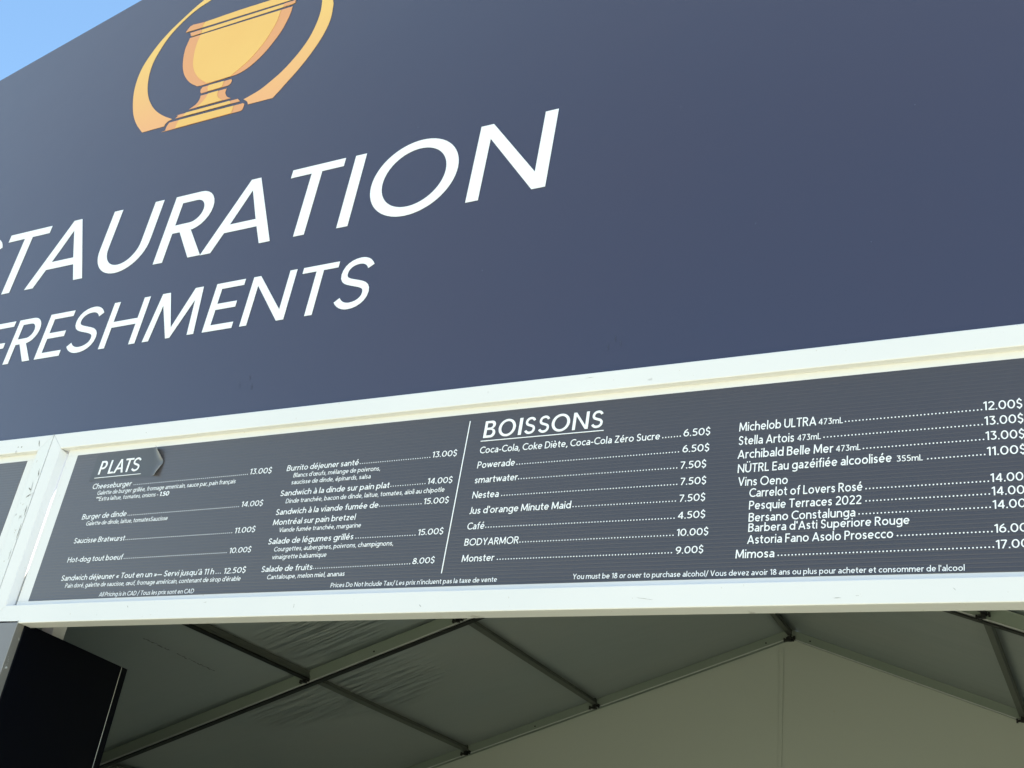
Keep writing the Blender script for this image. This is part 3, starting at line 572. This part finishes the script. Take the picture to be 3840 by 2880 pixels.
ringR = [(mir(-5.15), 6.18), (mir(-5.29), 6.10), (mir(-5.4113), 6.015), (mir(-5.5728), 5.8795), (mir(-5.7), 5.73)] + G['ringR'] + \
        [(mir(-5.69), 5.66), (mir(-5.60), 5.80), (mir(-5.46), 5.93), (mir(-5.3375), 6.02), (mir(-5.23), 6.085)]
for nm, pl, m in (('emblem_ring', ringL, RINGM), ('emblem_ring', ringR, RINGM), ('trophy_rim', G['rim'], GOLD), ('trophy_band', G['band'], GOLD),
                  ('trophy_bowl', G['bowl'], PEACH), ('trophy_collar', G['collar'], PEACH), ('trophy_stem', G['stem'], PEACH), ('trophy_base', G['baseU'], PEACH), ('trophy_base', G['baseD'], PEACH)):
    o = flat(nm, [smooth(pl)], YL, m, sign)
    over = {'trophy_rim': ['rimL'], 'trophy_band': ['bandL', 'bandR'], 'trophy_bowl': ['bowlY'], 'trophy_collar': ['collarY'], 'trophy_stem': ['stemY'],
            'trophy_base': ['baseUY'] if pl is G['baseU'] else ['baseDY']}.get(nm, [])
    for k in over: flat('shade' if k[-1] in 'LR' else 'highlight', [smooth(G[k])], YL - .0022, PEACH if k[-1] in 'LR' else GOLD, o)

# ---------------------------------------------------------------- white frame modules
def tube_prof(x, ft, fb, y0, y1, lip=False):
    r = .004; t, b = ft(x), fb(x)
    return [(y0, b + r), (y0, t - r), (y0 + .0012, t - .0012), (y0 + r, t), (y1 - r, t), (y1, t - r), (y1, b + r), (y1 - r, b), (y0 + r, b), (y0 + .0012, b + .0012)]
JX = -1.3487 * YF                                     # joint between the two frame modules
CW = .092                                             # width of the mitred end post face
def module(side, label, xa, xb):
    fr = thing('frame_module', label, 'frame', 'white frame modules on the front of the booth')
    n = 16; xs_ = rows(xa, xb, n)
    def mit_top(i, y, z):
        if side == 'right' and i == 0: return (rail_top(xa) - z) * 1.0
        if side == 'left' and i == n: return -(rail_top(xb) - z) * 1.0
        return 0
    def mit_bot(i, y, z):
        if side == 'right' and i == 0: return (z - beam_bot(xa)) * 1.0
        if side == 'left' and i == n: return -(z - beam_bot(xb)) * 1.0
        return 0
    loft('top_rail', xs_, lambda x: tube_prof(x, rail_top, rail_bot, YF, 4.055), WHITE, fr, mitre=mit_top)
    loft('bottom_rail', xs_, lambda x: tube_prof(x, beam_top, beam_bot, YF, 4.057), WHITE, fr, mitre=mit_bot)
    # mitred end post
    ex = xa if side == 'right' else xb; sg = 1 if side == 'right' else -1
    zt, zb = rail_top(ex) - .001, beam_bot(ex) + .001
    g_ = .0015
    bm = bmesh.new()
    def P_(u, y, top):
        # u = distance from the joint across the post face
        z = (zt - u) if top else (zb + u)
        return bm.verts.new((ex + sg * (u + g_ * .3), y, z + EYE - (0 if not top else g_) + (0 if top else g_)))
    wi = CW + (.004 if side == 'right' else .004)
    prof = [(.0015, 4.055), (.0015, YF + .004), (.0025, YF + .0012), (.006, YF), (wi - .008, YF), (wi - .003, YF + .0015), (wi, YF + .006), (wi + .020, YP + .004), (wi + .020, 4.055)]
    T_ = [P_(u, y, True) for u, y in prof]; B_ = [P_(u, y, False) for u, y in prof]
    k = len(prof)
    for i in range(k): bm.faces.new((T_[i], T_[(i + 1) % k], B_[(i + 1) % k], B_[i]))
    bm.faces.new(T_); bm.faces.new(B_[::-1])
    from_bm('end_post', bm, WHITE_WORN if side == 'left' else WHITE, fr)
    return fr
module('right', 'white mitred frame around the menu board with prices', JX + .001, 5.3)
module('left', 'scuffed white frame module at the left edge around the blank board', -9.9, JX - .001)

def board(name, label, x0, x1, flip):
    b = thing(name, label, 'menu board')
    n = 14; xs_ = rows(x0, x1, n)
    # the charcoal sheet
    loft('panel', xs_, lambda x: [(YP, pan_bot(x)), (YP, pan_top(x)), (YP + .012, pan_top(x)), (YP + .012, pan_bot(x))], MENU, b)
    # white margin (a thin white sheet the charcoal one is mounted on), four strips butted round it
    e = .0006
    def strip(xs2, lo, hi): loft('margin', xs2, lambda x: [(YP + .0012, lo(x)), (YP + .0012, hi(x)), (YP + .011, hi(x)), (YP + .011, lo(x))], WHITE, b)
    lft = .084 if not flip else .30
    rgt = .30 if not flip else .060
    strip(rows(x0 - lft, x1 + rgt, n), lambda x: pan_top(x) + e, lambda x: rail_bot(x) + .035)
    strip(rows(x0 - lft, x1 + rgt, n), lambda x: beam_top(x) - .03, lambda x: pan_bot(x) - e)
    strip(rows(x0 - lft, x0 - e, 2), lambda x: pan_bot(x), lambda x: pan_top(x))
    strip(rows(x1 + e, x1 + rgt, 2), lambda x: pan_bot(x), lambda x: pan_top(x))
    return b
menu = board('menu_board', 'charcoal menu board listing PLATS and BOISSONS with prices in white lettering', -5.129, 4.7, False)
board('blank_board', 'blank charcoal board left of the scuffed white joint, cut by the left edge', -9.6, -5.548, True)

# ---------------------------------------------------------------- menu lettering
YT = YP - .0014
def put_text(name, s, x0, z0, x1, z1, cap, parent, y=YT, weight=1.0):
    strips, W = text_strips(s, weight)
    kx = (x1 - x0) / W; sl = (z1 - z0) / (x1 - x0)
    bm = bmesh.new()
    for k, L_, R_ in strips:
        vs = []
        for pl in (L_, R_):
            vs.append([bm.verts.new((x0 + px * kx + .03 * pz * cap, y - k * .00012, z0 + px * kx * sl + pz * cap + EYE)) for px, pz in pl])
        for i in range(len(L_) - 1): bm.faces.new((vs[0][i], vs[0][i + 1], vs[1][i + 1], vs[1][i]))
    me = bpy.data.meshes.new(name); bm.to_mesh(me); bm.free()
    return link(name, me, LETTER, parent)
KIND_CAP = {}
dot_tpl = arc(0, 0, 1, 1, 0, 360, 10)[:-1]
for kind, s, x0, z0, x1, z1, cap in TEXT:
    if kind == 'dots':
        # s = spacing in the row's own measure; the count follows from the row length
        n = max(2, int(round(SPN(s, x0, x1))))
        bm = bmesh.new(); r = .0030 if s > 25 else (.0029 if s > 20 else .0027)
        for i in range(n + 1):
            cx = x0 + (x1 - x0) * i / n; cz = z0 + (z1 - z0) * i / n + r
            bm.faces.new([bm.verts.new((cx + r * px, YT, cz + r * pz + EYE)) for px, pz in dot_tpl])
        me = bpy.data.meshes.new('leader_dots'); bm.to_mesh(me); bm.free(); link('leader_dots', me, LETTER, menu)
    else:
        bold = s.endswith('!B'); s = s.replace('!B', '')
        put_text(kind, s, x0, z0, x1, z1, cap, menu, weight=1.6 if bold else (1.03 if kind in ('item_name', 'price') else 1.0))
# headings
def heading(word, spans, z0, cap, t, y, parent, zs=0):
    for c, (a, b) in zip(word, spans): put_letter(c, a, b, z0 + zs * (a - spans[0][0]), cap, t, y, parent, name='heading_letter')
heading('BOISSONS', [(-2.452, -2.392), (-2.377, -2.289), (-2.272, -2.256), (-2.243, -2.186), (-2.173, -2.116), (-2.107, -2.017), (-2.002, -1.926), (-1.913, -1.855)], 2.150, .086, .0140, YT, menu, -.007)
flat('underline', [[(-2.461, 2.1325), (-1.848, 2.1295), (-1.848, 2.1335), (-2.461, 2.1365)]], YT - .0002, LETTER, menu)
flat('divider_line', [[(-2.557, 1.50), (-2.552, 1.50), (-2.532, 2.246), (-2.537, 2.246)]], YT - .0002, LETTER, menu)
# peeling PLATS sticker
bm = bmesh.new(); NU, NV = 28, 10; gridv = []
for i in range(NU + 1):
    colv = []
    for j in range(NV + 1):
        u, v = i / NU, j / NV
        k_ = abs(v - .46) / .54
        xl = -4.963; xr = -4.428 - (.050 if v > .46 else .014) * k_
        x = xl + (xr - xl) * u; z = 2.113 + v * (2.275 - 2.113) + .006 * u * v
        lift = max(0, (u - .90) / .10); c_ = .10 + .90 * k_
        ll = max(0, (.07 - u) / .07) * max(0, .5 - v)
        y = YP - .0008 - (.036 if v > .46 else .024) * lift ** 1.6 * c_ - .004 * ll
        x -= .020 * lift ** 2 * c_
        colv.append(bm.verts.new((x, y, z + EYE)))
    gridv.append(colv)
for i in range(NU):
    for j in range(NV): bm.faces.new((gridv[i][j], gridv[i + 1][j], gridv[i + 1][j + 1], gridv[i][j + 1]))
st = from_bm('heading_sticker', bm, STICKER, menu, smooth=True)
st['label'] = 'charcoal PLATS sticker peeling off at its right edge'
heading('PLATS', [(-4.912, -4.861), (-4.838, -4.798), (-4.795, -4.723), (-4.725, -4.665), (-4.665, -4.605)], 2.150, .083, .0130, YP - .0022, st)
flat('underline', [[(-4.927, 2.1275), (-4.578, 2.1285), (-4.578, 2.1320), (-4.927, 2.1310)]], YP - .0034, LETTER, st)

# ---------------------------------------------------------------- grey wall panel, black side panel, white post behind it
wp = thing('wall_panel', 'grey wall panel with bare metal edge under the white frame, lower left corner', 'panel')
box('panel_skin', -9.8, -1.2885 * YF, YF, YF + .03, -1.6, 1.3035, GREYWALL, wp, .002)
box('metal_edge', -1.2885 * YF + .0005, -1.2885 * YF + .004, YF - .003, YF + .044, -1.6, 1.3040, ALU, wp, .001)
for zz in (1.06, .88, .3):
    bm = bmesh.new(); bmesh.ops.create_cone(bm, segments=10, radius1=.006, radius2=.005, depth=.004, cap_ends=True)
    bmesh.ops.transform(bm, matrix=Matrix.Translation((-1.2885 * YF + .0055, YF + .02, zz + EYE)) @ Matrix.Rotation(math.pi / 2, 4, 'Y'), verts=bm.verts)
    from_bm('rivet', bm, SILVER, wp)
sp_ = thing('side_panel', 'tall black side panel standing inside the opening next to the grey wall panel', 'panel')
A_, B_ = Vector((-5.100, 4.012)), Vector((-5.224, 4.862))
d_ = (B_ - A_).normalized(); nrm = Vector((d_.y, -d_.x))
def quadbox(name, p, q, th, z0, z1, m, parent, zoff=0):
    bm = bmesh.new(); vs = []
    for zz in (z0, z1):
        for a in (p, q, q - nrm * th, p - nrm * th): vs.append(bm.verts.new((a.x, a.y, zz + EYE)))
    for f in ((0, 1, 2, 3), (7, 6, 5, 4), (0, 4, 5, 1), (1, 5, 6, 2), (2, 6, 7, 3), (3, 7, 4, 0)): bm.faces.new([vs[i] for i in f])
    bmesh.ops.bevel(bm, geom=bm.edges[:], offset=.0012, segments=1, affect='EDGES')
    return from_bm(name, bm, m, parent)
quadbox('black_skin', A_, B_ - d_ * .004, .022, -1.6, 1.304, BLACK, sp_)
quadbox('highlight_strip', B_ - d_ * .0035, B_ + d_ * .0005, .024, -1.6, 1.303, SILVER, sp_)  # pale strip standing in for the highlight on the panel's far edge
quadbox('end_profile', B_ + d_ * .001 + nrm * .002, B_ + d_ * .052 + nrm * .002, .05, -1.6, 1.304, BLACK, sp_)
tag(box('tent_post', -5.325, -5.228, 4.30, 4.388, -1.6, 1.62, WHITE_WORN), 'short piece of white square post seen above the black side panel', 'post')

# ---------------------------------------------------------------- frame tent behind the facade
tent = thing('frame_tent', 'grey lined frame tent with pitched roof seen from below through the opening', 'tent')
XR, ZR, TN = -2.41, 2.930, math.tan(math.radians(20))
HALF = 5.05
Y0, YM, YG = 4.075, 6.89, 9.50
def roof_z(x): return ZR - TN * abs(x - XR)
CS, SN = math.cos(math.radians(20)), math.sin(math.radians(20))
def fabric(name, corners, m, nu, nv, amp, parent, nrm_, seed, th=.002):
    """wavy cloth between four corners, fixed along its edges"""
    rnd = random.Random(seed); ph = [(rnd.uniform(2, 6), rnd.uniform(1, 4), rnd.uniform(0, 6), rnd.uniform(.2, 1)) for _ in range(7)]
    a, b, c, d = [Vector(up(p)) for p in corners]; nn = Vector(nrm_).normalized()
    bm = bmesh.new(); gv = []
    for i in range(nu + 1):
        r_ = []
        for j in range(nv + 1):
            u, v = i / nu, j / nv
            p = (a * (1 - u) + b * u) * (1 - v) + (d * (1 - u) + c * u) * v
            e = min(1, 6 * u * (1 - u)) * min(1, 6 * v * (1 - v))
            w_ = sum(k * math.sin(fx * math.pi * u + fz * math.pi * v + p0) for fx, fz, p0, k in ph) / 7
            r_.append(bm.verts.new(p + nn * (w_ * amp * e)))
        gv.append(r_)
    for i in range(nu):
        for j in range(nv): bm.faces.new((gv[i][j], gv[i + 1][j], gv[i + 1][j + 1], gv[i][j + 1]))
    o = from_bm(name, bm, m, parent, smooth=True)
    md = o.modifiers.new('thickness', 'SOLIDIFY'); md.thickness = th; md.offset = 0
    return o
for sg in (-1, 1):
    for ya, yb, sd_ in ((Y0, YM, 3), (YM, YG + .07, 5)):
        fabric('roof_fabric', [(XR, ya, ZR), (XR + sg * HALF, ya, ZR - TN * HALF), (XR + sg * HALF, yb, ZR - TN * HALF), (XR, yb, ZR)], ROOF, 50, 26, .020, tent, (sg * SN, 0, CS), sd_ + sg)
# gable wall in two widths joined by a vertical seam
SX = -2.487
for xa, xb, sd_ in ((XR - HALF, SX, 11), (SX, XR + HALF, 12)):
    bm = bmesh.new(); n = 24
    rnd = random.Random(sd_); ph = rnd.uniform(0, 6)
    top, mid, bot = [], [], []
    xs_ = sorted(set(rows(xa, xb, n) + ([XR] if xa < XR < xb else [])))
    cols = []
    for x in xs_:
        zt = roof_z(x) - .02; cols.append([bm.verts.new((x, YG + .03 + .012 * math.sin(x * 2.1 + ph + .5 * k) * math.sin(math.pi * k / 12), zt + (-1.6 - zt) * k / 12 + EYE)) for k in range(13)])
    for a, b in zip(cols, cols[1:]):
        for k in range(12): bm.faces.new((a[k], b[k], b[k + 1], a[k + 1]))
    from_bm('gable_wall', bm, GABLE, tent, smooth=True)
box('wall_seam', SX - .03, SX + .004, YG + .012, YG + .0165, -1.6, roof_z(SX) - .12, GABLE, tent, .001)
for sg in (-1, 1):
    fabric('side_wall', [(XR + sg * HALF, Y0, -1.6), (XR + sg * HALF, YG + .03, -1.6), (XR + sg * HALF, YG + .03, ZR - TN * HALF), (XR + sg * HALF, Y0, ZR - TN * HALF)], GABLE, 20, 10, .02, tent, (1, 0, 0), 21 + sg)
# rafters
def rafter(y, h, w=.055, drop=.004):
    for sg in (-1, 1):
        off = (h / 2 + drop) / CS
        p = (XR + sg * .002, y, ZR - off); q = (XR + sg * (HALF - .03), y, ZR - TN * (HALF - .03) - off)
        from_bm('rafter', bar_bm(p, q, w, h, (sg * SN, 0, CS), .005), TUBE, tent)
        o2 = (h + drop + .004) / CS; e2 = (h + drop + .014) / CS
        from_bm('edge_highlight', bar_bm((p[0], y - w / 2 - .001, ZR - o2), (q[0], y - w / 2 - .001, ZR - TN * (HALF - .03) - o2), .012, .007, (sg * SN, 0, CS), 0), SILVER, tent)  # pale bar in place of the highlight along the rafter's lower edge
        if y < 8: from_bm('underside_shade', bar_bm((p[0], y + .004, ZR - e2), (q[0], y + .004, ZR - TN * (HALF - .03) - e2), w - .004, .009, (sg * SN, 0, CS), 0), CLAMP, tent)  # black bar added as the shade on the rafter's underside
rafter(YM, .086); rafter(YG - .03, .070); rafter(Y0 + .05, .07)
# wall legs
for y in (Y0 + .05, YM, YG - .03):
    for sg in (-1, 1):
        x = XR + sg * (HALF - .04); box('leg', x - .035, x + .035, y - .035, y + .035, -1.6, ZR - TN * HALF - .06, TUBE, tent)
# purlins and clamps
PX = [-7.40, -5.425, -4.165, -2.41, -0.62, 0.63, 2.58]
def clamp(x, y, z, sc=1.0):
    """black coupling clamp: block, two wing knobs and an upright hook"""
    bm = bmesh.new()
    def add(x0, x1, y0, y1, z0, z1):
        r = bmesh.ops.create_cube(bm, size=1)
        for v in r['verts']: v.co = Vector(((x0 + x1) / 2 + v.co.x * (x1 - x0), (y0 + y1) / 2 + v.co.y * (y1 - y0), (z0 + z1) / 2 + v.co.z * (z1 - z0)))
    add(-.012, .012, -.03, .0, -.03, .0)
    add(-.034, -.010, -.026, -.016, -.030, -.018); add(-.038, -.028, -.028, -.012, -.036, -.012)
    add(.010, .030, -.026, -.016, -.014, -.006); add(.026, .036, -.028, -.012, -.022, .002)
    pts = [(.010 * math.cos(a), .026 + .016 * math.sin(a)) for a in [math.pi * k / 8 for k in range(9)]]
    pts = [(.010, -.004)] + pts + [(-.010, .008)]
    for (ax, az), (bx_, bz) in zip(pts, pts[1:]):
        r = bmesh.ops.create_cube(bm, size=1); dd = Vector((bx_ - ax, 0, bz - az)); L = dd.length + .001; dd.normalize(); s_ = Vector((0, 1, 0)); u_ = dd.cross(s_)
        for v in r['verts']: v.co = Vector(((ax + bx_) / 2, -.022, (az + bz) / 2)) + dd * (v.co.x * L) + s_ * (v.co.y * .004) + u_ * (v.co.z * .004)
    bmesh.ops.transform(bm, matrix=Matrix.Translation((x, y, z + EYE)) @ Matrix.Scale(sc, 4), verts=bm.verts)
    return from_bm('clamp', bm, CLAMP, tent)
for k, x in enumerate(PX):
    zf = roof_z(x) - .012; edge = k in (0, 6)
    hh = .045
    for ya, yb in ((Y0 + .08, YM - .03), (YM + .03, YG - .062)):
        sg = -1 if x < XR - .01 else (1 if x > XR + .01 else 0)
        off = hh / 2 + .006
        from_bm('purlin', bar_bm((x, ya, zf - off), (x, yb, zf - off), .046 if ya < 6 else .032, hh if ya < 6 else .035, (sg * SN, 0, CS), .006), DARK_TUBE, tent)
        if ya < 6: from_bm('purlin_shade', bar_bm((x + .006, ya, zf - off - hh / 2 - .008), (x + .006, yb, zf - off - hh / 2 - .008), .030, .014, (sg * SN, 0, CS), 0), CLAMP, tent)  # black strip put in for the dark, unlit bottom of the purlin
    if not edge:
        for y, h in ((YM - .028, .086), (YG - .058, .070)):
            clamp(x, y, roof_z(x) - h * .80 - (.02 if k == 3 else 0), 1.1 if y < 8 else 1.3)
# ridge plate on the gable
box('ridge_plate', XR - .035, XR + .035, YG - .066, YG - .060, ZR - .115, ZR - .075, CLAMP, tent, .002)

# ---------------------------------------------------------------- wear
def marks(name, segs, y, m, parent, w=.003, seed=1):
    """short irregular smears lying on a vertical face: (x, z, dx, dz)"""
    rnd = random.Random(seed); bm = bmesh.new()
    for x, z, dx, dz in segs:
        n = 6; L = math.hypot(dx, dz); nx, nz = -dz / L, dx / L; a, b = [], []
        for i in range(n + 1):
            u = i / n; ww = w * math.sin(math.pi * (u * .9 + .05)) * rnd.uniform(.4, 1.2); j = rnd.uniform(-.5, .5) * w
            a.append(bm.verts.new((x + dx * u + nx * (ww + j), y, z + dz * u + nz * (ww + j) + EYE)))
            b.append(bm.verts.new((x + dx * u - nx * (ww - j), y, z + dz * u - nz * (ww - j) + EYE)))
        for i in range(n): bm.faces.new((a[i], a[i + 1], b[i + 1], b[i]))
    return from_bm(name, bm, m, parent)
fr_r = [o for o in COL.objects if o.name == 'frame_module'][0]
for i, (x, z, dx, dz, w) in enumerate([(-2.62, 1.35, .012, -.012, .002), (-1.62, 1.36, .07, -.010, .0012), (-.86, 1.343, .030, .001, .0016), (-.78, 1.350, .012, .001, .0012),
        (-1.95, 2.385, .045, .003, .0012), (-3.3, 1.365, .003, -.02, .0016), (-.45, 1.372, .008, -.01, .0015), (-4.6, 2.37, .006, -.006, .003), (-4.35, 1.375, .01, -.012, .0022), (-3.85, 1.38, .02, .004, .0015)]):
    marks('scratch', [(x, z, dx, dz)], YF - .0006, SCRATCH, fr_r, w, i)
fr_l = [o for o in COL.objects if o.name == 'frame_module.001'][0]
for i, (x, z, dx, dz, w) in enumerate([(-5.372, 2.21, .012, -.05, .004), (-5.385, 2.13, .010, -.07, .003), (-5.405, 2.09, .025, -.015, .005), (-5.40, 2.03, .035, .02, .004), (-5.365, 1.98, .008, -.07, .003), (-5.36, 1.87, .004, -.10, .003),
        (-5.60, 2.37, .006, -.008, .006), (-5.63, 2.372, .006, -.006, .004), (-5.46, 2.40, .018, -.045, .004), (-5.365, 1.72, .003, -.07, .002)]):
    marks('scuff', [(x, z, dx, dz)], YF - .0006, SCUFFM, fr_l, w, i + 30)
# soft vertical rub mark on the sign above the rail, small specks
for i, (x, z) in enumerate([(-1.83, 2.60), (-1.80, 2.57), (-1.86, 2.56), (-4.02, 2.62), (-3.96, 2.66), (-3.93, 2.60), (-1.2, 3.1), (-.5, 3.6), (-2.6, 3.1), (-3.2, 4.2), (-.7, 2.9), (-1.6, 3.9)]):
    marks('speck', [(x, z, .002, -.03 if i < 6 else -.008)], YS - .0009, RUB, sign, .0035 if i < 6 else .002, 60 + i)
# dark rub mark on the roof lining left of the first purlin
bm = bmesh.new(); rnd = random.Random(4)
for k in range(40):
    u = k / 40 + rnd.uniform(-.01, .01)
    if .32 < u < .42: continue
    y = 5.525 + .764 * u; x = -5.796 - .0265 * u + rnd.uniform(-.004, .004)
    for q in range(2):
        a = rnd.uniform(.0012, .003); b = rnd.uniform(.003, .009); xx = x + rnd.uniform(-.004, .004); yy = y + rnd.uniform(-.015, .015)
        zz = roof_z(xx) - .024 + EYE
        bm.faces.new([bm.verts.new((xx + a * math.cos(t_) , yy + b * math.sin(t_) * 2, zz + TN * a * math.cos(t_))) for t_ in [math.pi * 2 * i / 6 for i in range(6)]])
from_bm('rub_mark', bm, SCUFFM, tent)['kind'] = 'stuff'
# bolt heads on the rafters
for x, y, h in ((-4.86, YM - .0285, .086), (-4.75, YG - .0585, .07), (-2.62, YG - .0585, .07), (-2.24, YG - .0585, .07)):
    bm = bmesh.new(); bmesh.ops.create_cone(bm, segments=10, radius1=.008, radius2=.006, depth=.006, cap_ends=True)
    bmesh.ops.transform(bm, matrix=Matrix.Translation((x, y, roof_z(x) - h * .7 + EYE)) @ Matrix.Rotation(math.pi / 2, 4, 'X'), verts=bm.verts)
    from_bm('bolt_head', bm, CLAMP, tent)
